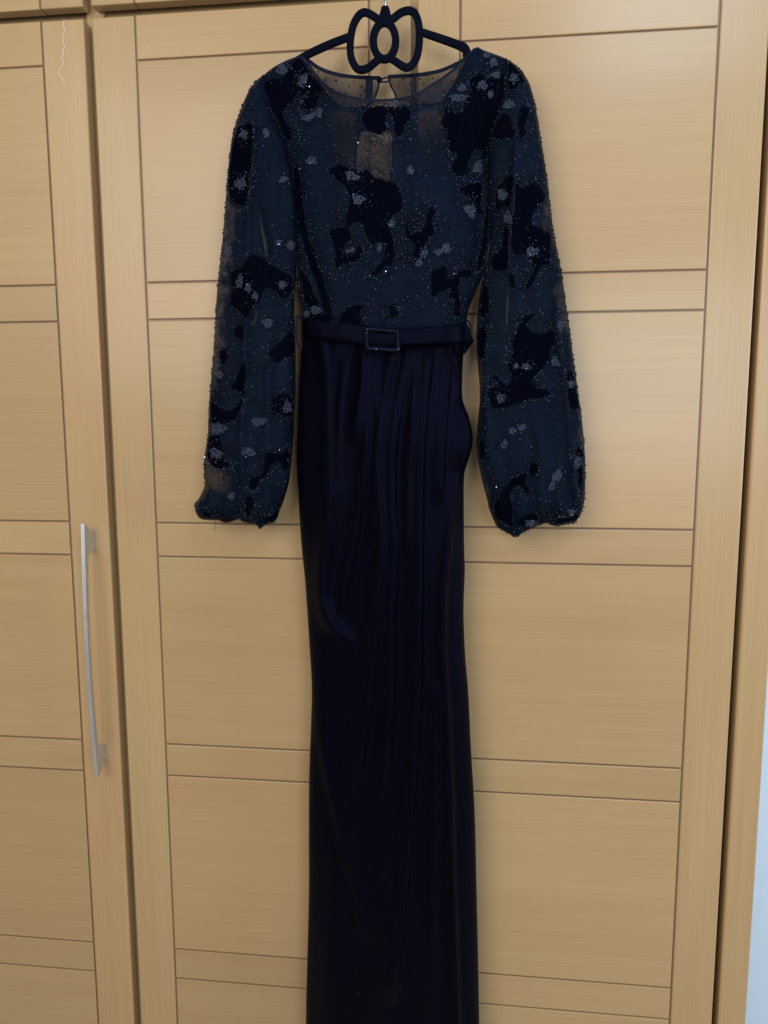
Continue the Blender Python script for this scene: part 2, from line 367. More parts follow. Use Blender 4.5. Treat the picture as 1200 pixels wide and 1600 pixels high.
def ridge(px, py, pts, amp, w, asym=1.0, f0=25, f1=40):
    a = np.array(pts, float); xc = I(py, a[:, 1], a[:, 0]); d = px-xc
    ww = np.where(d > 0, w*asym, w)
    fade = sstep(a[0, 1]-f0, a[0, 1]+f0*0.4, py)*(1-sstep(a[-1, 1]-f1*0.6, a[-1, 1]+f1*0.4, py))
    return amp*np.exp(-(d/ww)**2)*fade
def nz(px, py, sx, sy, seed):
    px, py = np.broadcast_arrays(np.asarray(px, float), np.asarray(py, float))
    return np.array([noise.noise((x/sx, y/sy, seed)) for x, y in zip(px.ravel(), py.ravel())]).reshape(px.shape)

SK = [  # polyline, height, width, asymmetry
    ([(505, 532), (511, 573), (514, 627), (515, 707), (516, 760), (511, 840), (501, 897), (500, 932), (509, 962), (522, 984), (540, 1000)], 0.0085, 15, 0.9),
    ([(568, 545), (566, 600), (558, 660), (554, 688)], 0.0085, 9, 0.7),
    ([(582, 550), (578, 600), (571, 718), (570, 747), (562, 800), (553, 856), (541, 915), (536, 955)], 0.0050, 7, 0.6),
    ([(592, 550), (588, 600), (586, 640)], 0.0040, 6, 0.7),
    ([(616, 550), (604, 605), (595, 664), (590, 718), (594, 800), (597, 869), (588, 969), (581, 1070), (569, 1156), (561, 1208)], 0.0080, 11, 0.7),
    ([(637, 553), (627, 610), (618, 664), (613, 718), (614, 800), (618, 869), (612, 984), (612, 1099), (606, 1200)], 0.0065, 10, 0.8),
    ([(650, 553), (646, 640), (640, 740), (638, 860)], 0.0042, 8, 0.8),
    ([(673, 555), (666, 620), (660.5, 690), (658, 780), (657, 854), (655.5, 1041), (653, 1127), (648, 1200), (638, 1342), (627, 1455), (616, 1560)], 0.0075, 10, 1.5),
    ([(703, 545), (698, 620), (692, 700), (690, 780)], 0.0050, 9, 0.9),
    ([(706, 542), (714, 565), (721, 590)], 0.0050, 5, 0.8),
    ([(718, 760), (704, 846), (696, 926), (694, 1012), (700, 1099), (706, 1242), (708, 1342), (712, 1455), (716, 1580), (720, 1850)], 0.0065, 7, 1.6),
    ([(489, 1090), (497.5, 1142), (511, 1206), (536, 1313), (559, 1398), (573, 1465)], 0.0042, 8, 2.4),
    ([(545, 560), (530, 640), (528, 760)], -0.0030, 10, 1.0),
    ([(600, 1215), (603, 1400), (599, 1600), (596, 1850)], 0.0036, 14, 0.7),
    ([(522, 1330), (513, 1500), (509, 1850)], 0.0030, 15, 1.3),
    ([(682, 1080), (679, 1300), (673, 1600), (669, 1850)], 0.0034, 10, 0.7),
    ([(548, 1010), (546, 1100), (540, 1230)], 0.0026, 13, 0.8),
]
def d_skirt(px, py, folds=True):
    l, r = kL(py), kR(py); s = np.clip(2*(px-l)/(r-l)-1, -1, 1); c = np.sqrt(np.clip(1-np.abs(s)**2.6, 0, 1))
    b = 0.024+0.012*sstep(520, 700, py)
    d = b*c
    if folds:
        e = np.clip(c*1.6, 0, 1)
        for k, (pts, a, w, q) in enumerate(SK):
            if k < 2 or a < 0 or pts[0][1] > 1000: d = d+ridge(px, py, pts, a*1.5, w*1.05, q)*e
            else: d = d+ridge(px, py, pts, a*1.8, w*1.75, 0.30)*e       # knife pleat: long slope, sharp return
        d = d+0.0020*nz(px, py, 55, 170, 3.1)*e
        lift = ridge(px, py, [(733, 640), (736, 680), (731, 730)], 0.012, 16)
        d = d+lift
    return d
def d_bodice(px, py):
    l, r = bL(py), bR(py); s = np.clip(2*(px-l)/(r-l)-1, -1, 1); c = np.sqrt(np.clip(1-np.abs(s)**2.4, 0, 1))
    T = sstep(480, 545, px)*(1-sstep(650, 735, px))
    v = np.clip((py-btop(px))/170.0, 0, 1)
    b = 0.027*(0.30+0.70*np.maximum(T, sstep(0, 1, v)))
    d = b*c+0.0035*c
    bust = np.exp(-((px-545)/45)**2-((py-330)/60)**2)+np.exp(-((px-680)/45)**2-((py-330)/60)**2)
    d = d+0.008*bust*c
    d = d+ridge(px, py, [(463, 270), (472, 345), (490, 412), (512, 470)], -0.010, 7)*np.clip(c*2, 0, 1)
    d = d+ridge(px, py, [(480, 250), (497, 345), (512, 412), (530, 470)], 0.004, 12)
    d = d+ridge(px, py, [(752, 300), (748, 380), (735, 440)], -0.006, 7)
    d = d+ridge(px, py, [(618, 330), (612, 420), (610, 500)], 0.003, 8)+ridge(px, py, [(640, 280), (628, 420), (632, 500)], -0.003, 10)
    return d+0.0018*nz(px, py, 40, 90, 5.5)*c
def mk_sleeve(l_, r_, y0, ridges, seed):
    def f(px, py):
        l, r = l_(py), r_(py); s = np.clip(2*(px-l)/np.maximum(r-l, 1)-1, -1, 1); c = np.sqrt(np.clip(1-np.abs(s)**2.3, 0, 1))
        b = 0.010+0.019*sstep(y0, y0+140, py)+0.007*sstep(560, 740, py)
        b = b*np.sqrt(np.clip(1-sstep(775, 850, py)**2*0.9, 0, 1))
        d = b*c; e = np.clip(c*1.5, 0, 1)
        for pts, a, w in ridges: d = d+ridge(px, py, pts, a*1.7, w)*e
        d = d+0.0045*nz(px, py, 22, 120, seed)*e
        gat = sstep(700, 815, py)
        d = d+0.0050*gat*np.sin(px*0.21+seed+1.2*np.sin(py*0.02))*e
        return d
    return f
d_slL = mk_sleeve(slL, slR, 117, [([(396, 190), (393, 260), (388, 330), (385, 430), (383, 560), (379, 650), (376, 760)], 0.0065, 6), ([(430, 240), (428, 330), (432, 420)], 0.0035, 9),
                                  ([(420, 560), (419, 650), (415, 740)], 0.0045, 7), ([(406, 330), (412, 365), (417, 400)], -0.0040, 6)], 1.7)
d_slRr = mk_sleeve(srL, srR, 91, [([(808, 215), (803, 275), (797, 380), (792, 430)], 0.0060, 6), ([(770, 480), (762, 540), (757, 600), (765, 720)], 0.0045, 7),
                                  ([(867, 440), (874, 520), (884, 600), (894, 700), (905, 800)], 0.0060, 6), ([(835, 640), (846, 720), (850, 790)], 0.0040, 8)], 6.3)

# ------------------------------------------------------------------ dress
hem_y = 1840
base = p1(615, hem_y, D0)
dress = empty('dress', (float(base[0]), -D0, float(base[2])), 'long navy evening dress with beaded sheer sleeves and velvet skirt hanging on the bow hanger', 'dress')

# skirt: closed flattened tube, pleated front and plain back
ny, nu = 190, 120
ys = np.linspace(514, hem_y, ny)
us = (1-np.cos(np.linspace(0, math.pi, nu)))/2*0.75+np.linspace(0, 1, nu)*0.25
V = []
for y in ys:
    px = kL(y)+(kR(y)-kL(y))*us; py = np.full(nu, y)
    V.append(P(px, py, D0+d_skirt(px, py)))
    ub = np.linspace(1, 0, 26)[1:-1]; pb = kL(y)+(kR(y)-kL(y))*ub
    V.append(P(pb, np.full(24, y), D0-0.62*d_skirt(pb, np.full(24, y), False)))
V = np.concatenate(V)
skirt = obj('skirt', V, grid_faces(nu+24, ny, True), M['skirt'], dress, True)

LN = np.array([(527, 1535), (558, 1515), (534, 1308), (574, 1381), (625, 1541), (560, 1553), (488, 1559), (640, 1318)], float)
# bodice front, sheer
def grid_surface(name, n_u, n_v, fn, m, parent):
    u, v = np.meshgrid(np.linspace(0, 1, n_u), np.linspace(0, 1, n_v))
    px, py, dd = fn(u.ravel(), v.ravel())
    return obj(name, P(px, py, dd), grid_faces(n_u, n_v), m, parent, True)
def bodice_uv(u, v):
    x = 410+380*u
    for _ in range(6):
        yt = btop(x); x = bL(yt)+(bR(yt)-bL(yt))*u
    y = yt+(522-yt)*v
    px = bL(y)+(bR(y)-bL(y))*u
    k = sstep(0, 0.12, v); px = x*(1-k)+px*k
    return px, y
def bod(u, v):
    px, py = bodice_uv(u, v); return px, py, D0+d_bodice(px, py)
bodice = grid_surface('bodice_front', 110, 90, bod, M['sheer'], dress)

def region(name, poly, holes, step, dfun, m, parent, off=0.0, smooth=True, fade=None):
    v, f = fill(poly, step, holes)
    o = obj(name, P(v[:, 0], v[:, 1], dfun(v[:, 0], v[:, 1])+off), f, m, parent, smooth)
    if fade is not None:
        at = o.data.attributes.new('fade', 'FLOAT', 'POINT'); at.data.foreach_set('value', np.clip(fade(v), 0, 1).astype(np.float32))
    return o
# bodice back with keyhole opening
yy = np.linspace(130, 515, 26)
keyhole = catmull([(594, 123), (590, 140), (585, 153), (571, 185), (560, 215), (556, 240), (556, 265), (563, 290), (585, 304), (604, 292), (611, 275), (614, 250), (614, 225), (617, 190), (619, 153), (611, 135), (607, 121)], 3, False)
back_top = [(440, 101), (455, 95), (467, 88), (483, 93), (499, 104), (520, 112), (547, 117), (579, 119), (594, 119)]
back_top2 = [(607, 118), (613, 117), (648, 115), (680, 110), (701, 103), (723, 92), (740, 79), (747, 75), (764, 84), (784, 92)]
bk = back_top+[tuple(p) for p in keyhole]+back_top2+[(bR(y)-1, y) for y in yy]+[(bL(y)+1, y) for y in yy[::-1]]+[(414, 120)]
def d_back(px, py): return D0-0.62*np.clip(d_bodice(px, py), 0.0, 0.03)
back = region('bodice_back', bk, [], 9, d_back, M['sheer'], dress)
def strip_poly(path, w):
    a = catmull(path, 4); t = np.gradient(a, axis=0); t /= np.linalg.norm(t, axis=1)[:, None]; n = np.c_[-t[:, 1], t[:, 0]]
    w = np.broadcast_to(np.asarray(w, float), (len(a),))
    return np.concatenate([a+n*w[:, None]/2, (a-n*w[:, None]/2)[::-1]])
def ribbon(name, path, w, dfun, m, parent, off=0.001, thick=0.0012, sub=5, jit=0.0):
    """narrow band of cloth lying along a pixel path"""
    a = catmull(path, sub); t = np.gradient(a, axis=0); t /= np.linalg.norm(t, axis=1)[:, None]; n = np.c_[-t[:, 1], t[:, 0]]
    w = np.interp(np.linspace(0, 1, len(a)), np.linspace(0, 1, len(np.atleast_1d(w))), np.atleast_1d(w))
    rows = []
    for k, o_ in ((-0.5, 0), (-0.45, 1), (0, 1.25), (0.45, 1), (0.5, 0)):
        q = a+n*(w*k)[:, None]
        if k == 0: d0 = dfun(a[:, 0], a[:, 1])
        rows.append((q, o_))
    d0 = dfun(a[:, 0], a[:, 1]); V = np.stack([P(q[:, 0], q[:, 1], d0+off+thick*o_) for q, o_ in rows], 1).reshape(-1, 3)
    return obj(name, V, grid_faces(5, len(a)), m, parent, True)
band1 = [(476, 90)]+[(x, y+2.5) for x, y in back_top[3:]]
band2 = [(x, y+2.5) for x, y in back_top2[:7]]
ribbon('neck_binding', band1, 6, d_back, M['binding'], back, 0.0005)
ribbon('neck_binding', band2, 6, d_back, M['binding'], back, 0.0005)
ribbon('keyhole_binding', keyhole[:24], 3.0, d_back, M['binding'], back, 0.0005)
ribbon('keyhole_binding', keyhole[24:], 3.0, d_back, M['binding'], back, 0.0005)
ribbon('back_placket', [(577, 121), (577, 135), (576, 152), (570, 172)], [11, 11, 10, 9], d_back, M['binding'], back, 0.0008)
ribbon('back_seam', [(648, 117), (648, 135), (649, 160)], 3, d_back, M['binding'], back, 0.0008)
bb = p1(593, 125, D0-0.010)
bm = bmesh.new(); bmesh.ops.create_uvsphere(bm, u_segments=12, v_segments=8, radius=0.0042)
bv = [tuple(np.array(v.co)*np.array((1, .6, 1))+bb) for v in bm.verts]; bm.verts.index_update(); bf = [[v.index for v in f.verts] for f in bm.faces]; bm.free()
obj('button', bv, bf, M['button'], back, True)
lp = catmull([(593, 125), (600, 122), (607, 121), (609, 125), (603, 128), (594, 128)], 5)
obj('button_loop', *sweep(P(lp[:, 0], lp[:, 1], np.full(len(lp), D0-0.009)), (0.0012, 0.0012), seg=6), M['binding'], back, True)

BACKB = [(497, 112), (508, 125), (525, 126), (520, 138), (545, 135), (540, 146), (565, 136), (570, 141), (563, 149), (553, 127), (532, 120), (622, 136), (617, 145), (630, 124), (638, 140), (656, 123), (662, 131), (668, 118), (676, 122), (642, 130)]
BACKB = np.array(BACKB, float)
# lining behind the front tulle, with the openings that show through it
yl = np.linspace(100, 515, 30)
ltop = [(413, 118)]+[(x, float(btop(x))+1) for x in (418, 424, 432, 440, 448, 456, 463, 469)]+[(476, 95), (490, 117), (508, 140), (522, 157), (535, 167), (600, 168), (655, 163), (688, 160), (700, 145), (716, 116)]+[(x, float(btop(x))+1) for x in (733, 740, 745, 750, 756, 764, 772, 780, 788)]
lin = ltop+[(bR(y), y) for y in yl if y > 104]+[(bL(y), y) for y in yl[::-1] if y > 125]
holes = [catmull([(519, 182), (545, 180), (550, 205), (549, 240), (547, 268), (530, 266), (526, 240), (523, 212)], 3, True),
         catmull([(560, 209), (590, 212), (612, 212), (615, 240), (611, 282), (585, 280), (556, 272), (556, 240)], 3, True),
         catmull([(657, 178), (688, 178), (684, 205), (677, 235), (668, 264), (660, 262), (662, 232), (658, 205)], 3, True)]
region('bodice_lining', lin, holes, 5, lambda x, y: d_bodice(x, y)+D0, M['lining'], dress, off=-0.0035,
       fade=lambda v: np.minimum(np.minimum(edge_dist(holes[0], v), edge_dist(holes[2], v))/9.0, edge_dist(holes[1], v)/2.5))
fn = [(470, 88), (480, 97), (493, 116), (507, 132), (525, 144), (552, 152.5), (584, 156.5), (616, 155.5), (648, 148.5), (669, 136.5), (688, 124.5), (709, 108.5), (728, 90), (742, 76)]
ribbon('front_neck_binding', fn, 4, lambda x, y: D0+d_bodice(x, y), M['binding'], bodice, 0.0004)

# sleeves
def sleeve(l_, r_, bot, dfun, y0, y1, lin_edges, lin_holes, fade):
    n_u, n_v = 56, 120
    def uv(u, v):
        yb = y0+(y1-y0)*v; px = l_(yb)+(r_(yb)-l_(yb))*u
        k = sstep(0.93, 1.0, v)
        return px, yb+k*(bot(px)-y1), yb
    u, v = np.meshgrid(np.linspace(0, 1, n_u), np.linspace(0, 1, n_v)); u = u.ravel(); v = v.ravel()
    us = 0.5-0.5*np.cos(math.pi*u); us = 0.6*us+0.4*u
    px, py, yb = uv(us, v)
    F = P(px, py, D0+dfun(px, yb)*np.sqrt(np.clip(1-sstep(0.955, 1, v)**2, 0, 1)))
    B = P(px, py, D0-0.62*dfun(px, yb)*np.sqrt(np.clip(1-sstep(0.955, 1, v)**2, 0, 1))-1e-4)
    idx = np.arange(n_u*n_v).reshape(n_v, n_u)
    ff = grid_faces(n_u, n_v); fb = [f[::-1] for f in grid_faces(n_u, n_v, base=n_u*n_v)]
    s = obj('sleeve', np.concatenate([F, B]), ff+fb, M['sheer'], dress, True)
    # weld the two halves along the sides
    bm = bmesh.new(); bm.from_mesh(s.data); bmesh.ops.remove_doubles(bm, verts=bm.verts, dist=0.0003); bm.to_mesh(s.data); bm.free()
    lin_edges = np.array(lin_edges); lin_edges = lin_edges[np.r_[True, np.linalg.norm(np.diff(lin_edges, axis=0), axis=1) > 0.5]]
    lv = region('sleeve_lining', lin_edges, lin_holes, 4.5, lambda x, y: D0+dfun(x, y)*0.86*np.sqrt(np.clip(1-sstep(y1-34, y1+2, y)**2, 0, 1)), M['sleeve_lining'], s, off=-0.002, fade=fade)
    return s
def EN(y, k): return 0.035*max(0.0, noise.noise((y/9.0, k*7.7, 0.3))+0.7*noise.noise((y/5.0, k*3.7, 4.3)))
yL = np.linspace(120, 800, 260)
eL = [(slL(y)+(slR(y)-slL(y))*0.012, y) for y in yL]
pL = [(slR(y)-0.3, y) for y in yL]+[(x, float(slBot(x))-2.2) for x in np.linspace(434, 307, 40)]+eL[::-1]
hL = [catmull([(323, 728), (332, 722), (338, 738), (350, 742), (357, 752), (352, 766), (342, 762), (332, 755), (326, 748)], 3, True),
      catmull([(405, 331), (410, 355), (416, 378), (418, 398), (412, 392), (408, 372)], 3, True),
      catmull([(399, 486), (404, 482), (403, 500), (397, 510), (393, 508)], 3, True)]
def fade_l(v):
    w = 5+16*sstep(300, 330, v[:, 1])*(1-sstep(560, 620, v[:, 1]))+10*sstep(700, 730, v[:, 1])*(1-sstep(765, 790, v[:, 1]))
    n = nz(v[:, 0], v[:, 1], 9, 16, 21.0)
    f = (v[:, 0]-slL(v[:, 1]))/w+0.8*n*(w > 8)+0.15
    return np.minimum(np.minimum(f, edge_dist(hL[0], v)/9.0), np.minimum(edge_dist(hL[1], v), edge_dist(hL[2], v))/2.5)
sleeveL = sleeve(slL, slR, slBot, d_slL, 118, 812, pL, hL, fade_l)
yR = np.linspace(95, 800, 260)
eR = [(srR(y)-0.8, y) for y in yR]
eRl = [(srL(y)+0.4, y) for y in yR]
pR = eR+[(x, float(srBot(x))-2.2) for x in np.linspace(904, 768, 40)]+eRl[::-1]
hR = [catmull([(793, 450), (796, 470), (793, 508), (790, 506), (790, 475)], 3, True)]
def fade_r(v):
    y = v[:, 1]
    w = 5+13*sstep(300, 325, y)*(1-sstep(370, 395, y))+15*sstep(435, 455, y)*(1-sstep(505, 530, y))+14*sstep(665, 678, y)*(1-sstep(696, 712, y))
    n = nz(v[:, 0], y, 9, 16, 31.0)
    f = (srR(y)-v[:, 0])/w+0.8*n*(w > 8)+0.15
    g = (v[:, 0]-srL(y))/(1+9*sstep(540, 570, y)*(1-sstep(600, 630, y))+9*sstep(715, 735, y)*(1-sstep(770, 790, y)))+0.1
    return np.minimum(np.minimum(f, g), edge_dist(hR[0], v)/2.0)
sleeveR = sleeve(srL, srR, srBot, d_slRr, 92, 814, pR, hR, fade_r)
ribbon('armhole_seam', SEAM_L+[(464.5, 380)], 4.5, lambda x, y: D0+0.0*x, M['seam'], dress, 0.0005)
ribbon('armhole_seam', SEAM_R, 4.5, lambda x, y: D0+0.0*x, M['seam'], dress, 0.0005)
fl = lambda x, y: D0+d_slL(x, y)*0.5; fr = lambda x, y: D0+d_slRr(x, y)*0.5
ribbon('pale_strip', [(404.5, 328), (407, 345), (410, 362), (414, 380), (416, 398)], [0.8, 2, 4.5, 6, 5], fl, M['pale_sheer'], sleeveL)  # pale translucent strip filling a slit in the sleeve lining
ribbon('pale_strip', [(402, 484), (399, 496), (395, 509)], [4, 6, 4], fl, M['pale_sheer'], sleeveL)
ribbon('pale_strip', [(794, 452), (793, 475), (791, 507)], [2, 3.5, 2.5], fr, M['pale_sheer'], sleeveR)
tp = catmull([(335, 812), (337, 818), (335.5, 824), (336, 828)], 4)
obj('loose_thread', *sweep(P(tp[:, 0], tp[:, 1], np.full(len(tp), D0)), (0.0004, 0.0004), seg=5), M['dthread'], sleeveL)

# ------------------------------------------------------------------ flocked velvet motifs, plus two dark strips for bodice fold shade
PB = [
 [(564,184),(571,172),(585,165),(603,164),(620,165),(637,168),(642,185),(632,195),(630,210),(620,214),(616,200),(612,180),(604,178),(601,208),(589,212),(576,204),(568,195)],
 [(513,266),(530,257),(554,264),(575,264),(587,275),(605,281),(620,288),(628,305),(630,327),(618,335),(607,345),(606,352),(614,372),(617,400),(612,418),(604,415),(592,428),(581,433),(579,429),(586,418),(597,404),(601,385),(590,378),(582,386),(572,369),(566,351),(556,348),(546,355),(550,374),(540,380),(535,394),(537,398),(555,397),(556,386),(566,386),(563,404),(545,411),(531,417),(524,431),(523,395),(515,359),(537,352),(541,330),(545,315),(541,295),(530,285),(517,274)],
 [(458,264),(466,260),(471,290),(474,320),(481,365),(494,405),(508,445),(520,490),(506,488),(497,455),(482,412),(470,372),(463,340),(459,305)],  # shade of the left bodice crease, put in as a dark strip
 [(466,417),(485,443),(489,455),(500,474),(486,479),(476,470),(472,447)],
 [(530,497),(537,485),(554,476),(575,477),(563,486),(564,506),(530,505)],
 [(670,323),(681,326),(681,335),(676,347),(679,365),(670,371),(663,387),(658,401),(646,401),(645,380),(634,369),(634,342),(640,357),(646,365),(660,357),(666,342)],
 [(673,425),(690,416),(697,416),(699,431),(706,434),(718,423),(738,423),(735,432),(721,437),(718,452),(720,470),(717,492),(708,492),(711,467),(697,470),(705,455),(693,455),(676,464),(673,447)],
 [(693,167),(702,167),(711,176),(720,173),(727,158),(734,140),(734,123),(749,114),(760,120),(775,122),(786,112),(788,144),(778,177),(768,205),(762,230),(761,250),(756,254),(750,236),(741,236),(733,254),(732,273),(711,273),(705,257),(714,243),(702,236),(699,224),(697,204),(690,198),(687,191),(693,179)],
 [(724,288),(750,287),(754,299),(751,317),(757,335),(747,332),(738,314),(726,305),(718,296)],
 [(760,300),(764,335),(762,372),(754,415),(744,425),(748,395),(755,357)],  # fold shading at the right bodice edge, shaped as a dark patch
 [(411,134),(425,123),(441,121),(455,101),(464,91),(472,93),(483,112),(498,130),(508,140),(503,147),(497,156),(494,168),(484,173),(473,169),(473,157),(479,149),(468,150),(455,160),(443,174),(447,190),(456,202),(453,220),(445,214),(434,190),(420,160)],
 [(480,492),(500,489),(520,492),(524,500),(490,503)],
 [(606,480),(616,476),(622,490),(612,498)],
]
PL = [
 [(373,197),(385,193),(396,195),(396,225),(393,257),(389,280),(386,318),(372,320),(362,314),(357,302),(356,275),(361,232),(366,212)],
 [(359,428),(373,419),(382,410),(390,396),(404,399),(421,410),(442,425),(455,429),(458,443),(454,459),(442,468),(434,459),(415,452),(406,473),(398,476),(385,498),(380,494),(370,482),(359,477),(362,447)],
 [(419,549),(442,530),(451,518),(459,524),(459,554),(445,560),(434,569),(425,560)],
 [(331,600),(334,628),(350,640),(368,635),(376,615),(358,606),(367,594),(376,567),(385,571),(383,610),(380,628),(372,648),(360,660),(340,662),(329,660),(328,640)],
 [(327,680),(345,682),(352,717),(363,728),(340,733),(324,720),(324,695)],
 [(415,707),(440,707),(451,698),(451,725),(445,738),(437,723),(423,728),(418,743),(407,750),(397,767),(388,760),(393,745),(407,742),(412,720)],
 [(385,772),(397,780),(393,800),(383,807),(383,783)],
 [(315,800),(328,800),(329,810),(317,808)],
 [(425,622),(452,615),(457,640),(452,652),(430,650)],
 [(341,550),(352,545),(356,562),(346,570)],
 [(365,512),(378,508),(380,530),(368,528)],
 [(404,815),(420,806),(436,795),(432,812),(416,817)],
]
PR = [
 [(775,192),(785,177),(796,180),(799,192),(805,210),(790,217),(772,217),(768,210)],
 [(812,168),(827,168),(827,183),(820,195),(823,210),(812,216),(809,195)],
 [(794,99),(806,104),(820,127),(811,132),(802,141),(794,138)],
 [(783,284),(792,275),(803,275),(801,300),(797,325),(788,322),(776,330),(774,300)],
 [(805,288),(817,292),(828,286),(840,288),(850,300),(850,315),(840,324),(831,345),(847,358),(861,367),(861,390),(860,412),(849,415),(840,428),(832,446),(823,456),(822,445),(831,425),(831,412),(822,397),(810,399),(798,390),(799,360),(804,315)],
 [(786,357),(795,357),(793,384),(792,420),(769,420),(769,399),(783,387)],
 [(806,521),(815,499),(825,491),(839,491),(825,505),(828,515),(844,520),(863,515),(868,531),(861,547),(860,562),(849,575),(834,591),(839,605),(857,608),(860,616),(844,623),(831,623),(809,631),(790,637),(774,638),(765,631),(764,607),(781,604),(768,589),(774,586),(789,599),(795,599),(798,586),(793,570),(800,555),(798,539)],
 [(884,581),(897,586),(904,626),(904,638),(890,638),(886,602)],
 [(827,730),(833,720),(840,728),(838,743),(827,745)],
 [(810,743),(823,740),(823,757),(830,770),(822,773),(815,762),(805,760),(797,773),(803,793),(810,805),(837,802),(843,813),(823,812),(813,823),(797,822),(776,809),(772,795),(780,770),(793,755)],
 [(749,687),(757,690),(757,713),(752,720)],
 [(898,702),(911,702),(911,737),(909,770),(904,760),(902,737)],
 [(855,815),(880,809),(907,804),(904,811),(880,818)],
 [(746,515),(760,512),(758,543),(754,562),(748,562)],
 [(753,452),(762,448),(764,485),(756,496),(749,490)],
 [(792,424),(802,430),(806,446),(798,450)],
]
ALL = {}
def motifs(polys, dfun, parent, seed):
    out = []
    for k, p in enumerate(polys):
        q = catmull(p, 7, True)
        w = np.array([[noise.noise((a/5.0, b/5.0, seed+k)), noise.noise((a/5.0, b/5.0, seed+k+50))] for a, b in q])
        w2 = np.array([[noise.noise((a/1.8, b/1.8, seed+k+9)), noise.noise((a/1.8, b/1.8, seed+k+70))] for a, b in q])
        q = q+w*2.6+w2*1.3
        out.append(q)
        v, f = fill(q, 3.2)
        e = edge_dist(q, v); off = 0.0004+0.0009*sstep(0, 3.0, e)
        om = obj('velvet_or_fold_shade', P(v[:, 0], v[:, 1], dfun(v[:, 0], v[:, 1])+off), f, M['flock'], parent, True)
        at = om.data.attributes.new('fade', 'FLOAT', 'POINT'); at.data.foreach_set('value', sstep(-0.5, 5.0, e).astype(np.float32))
    return out
fB = lambda x, y: D0+d_bodice(x, y); fL = lambda x, y: D0+d_slL(x, y); fR = lambda x, y: D0+d_slRr(x, y)
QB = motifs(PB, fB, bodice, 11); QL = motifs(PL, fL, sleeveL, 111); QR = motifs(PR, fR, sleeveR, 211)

# ------------------------------------------------------------------ glitter flowers and beads
phi = (1+5**0.5)/2
ICO = np.array([(-1, phi, 0), (1, phi, 0), (-1, -phi, 0), (1, -phi, 0), (0, -1, phi), (0, 1, phi), (0, -1, -phi), (0, 1, -phi), (phi, 0, -1), (phi, 0, 1), (-phi, 0, -1), (-phi, 0, 1)])/math.sqrt(1+phi*phi)
ICF = np.array([(0, 11, 5), (0, 5, 1), (0, 1, 7), (0, 7, 10), (0, 10, 11), (1, 5, 9), (5, 11, 4), (11, 10, 2), (10, 7, 6), (7, 1, 8), (3, 9, 4), (3, 4, 2), (3, 2, 6), (3, 6, 8), (3, 8, 9), (4, 9, 5), (2, 4, 11), (6, 2, 10), (8, 6, 7), (9, 8, 1)])
OCT = np.array([(1, 0, 0), (-1, 0, 0), (0, 1, 0), (0, -1, 0), (0, 0, 1), (0, 0, -1)], float)
OCF = np.array([(0, 2, 4), (2, 1, 4), (1, 3, 4), (3, 0, 4), (2, 0, 5), (1, 2, 5), (3, 1, 5), (0, 3, 5)])
def rand_rot(n):
    q = RNG.normal(size=(n, 4)); q /= np.linalg.norm(q, axis=1)[:, None]; w, x, y, z = q.T
    return np.stack([np.stack([1-2*(y*y+z*z), 2*(x*y-z*w), 2*(x*z+y*w)], 1), np.stack([2*(x*y+z*w), 1-2*(x*x+z*z), 2*(y*z-x*w)], 1), np.stack([2*(x*z-y*w), 2*(y*z+x*w), 1-2*(x*x+y*y)], 1)], 1)
def scatter(name, C, rad, mi, mats, parent, shape='ico', squash=None, kind='stuff'):
    BV, BF = (ICO, ICF) if shape == 'ico' else (OCT, OCF)
    n = len(C); L = BV[None]*np.asarray(rad)[:, None, None]
    if squash is not None: L = L*np.asarray(squash)[None, None]
    Vv = np.einsum('nij,nkj->nki', rand_rot(n), L)+C[:, None]
    Ff = (BF[None]+(np.arange(n)*len(BV))[:, None, None]).reshape(-1, 3)
    o = obj(name, Vv.reshape(-1, 3), Ff.tolist(), None, parent, False, mats=mats, midx=np.repeat(mi, len(BF)))
    if kind: o['kind'] = kind
    return o
# centre x, y, radius x, radius y, tilt, brightness
FB = [(615,162,10,6,0),(550,275,13,8,.5),(560,312,11,9,0),(547,391,8,4,-.3),(473,125,8,13,.5),(440,108,9,10,.4),(482,183,13,6,-.3),(498,176,7,9,0),(487,251,10,7,0),(716,153,15,7,-.1),(722,137,8,7,0),
      (754,133,9,8,0),(767,147,5,7,.3),(760,86,7,5,0),(771,97,7,8,.3),(775,117,8,6,0),(697,388,9,10,0),(684,394,6,5,0),(641,266,7,8,0),(663,396,6,9,.5),(655,411,6,7,.5),(735,330,9,14,-.6),(593,388,4,7,0),(494,485,10,7,0),(479,490,5,6,0),(612,350,6,7,0),(747,262,8,12,0),(440,259,9,5,-.2)]
FL = [(381,210,8,8,0),(376,287,10,10,0),(374,440,6,13,.2),(388,450,5,8,0),(398,462,6,6,0),(441,445,7,7,0),(443,281,10,5,-.2),(436,379,6,5,0),(454,384,7,9,0),(341,670,14,11,0),(337,708,13,9,.5),(404,659,14,8,-.1),(389,706,12,8,.2),(449,636,8,11,0),(418,505,9,8,0),(361,775,7,6,0),(341,585,8,7,0),(357,392,7,9,.2),(416,208,6,8,0)]
FR = [(803,122,8,7,0),(795,163,10,8,0),(785,304,9,10,0),(793,340,7,11,0),(832,393,12,8,0),(782,622,8,9,0),(822,573,8,6,0),(806,572,5,5,0),(815,667,8,6,0),(801,673,7,5,-.3),(788,695,6,8,.3),(871,743,8,12,.5),(863,758,5,10,.3),(903,722,7,11,0),(868,565,7,10,-.4),(893,600,6,7,0),(893,800,7,6,0),(875,508,6,8,0),(829,818,10,6,0)]
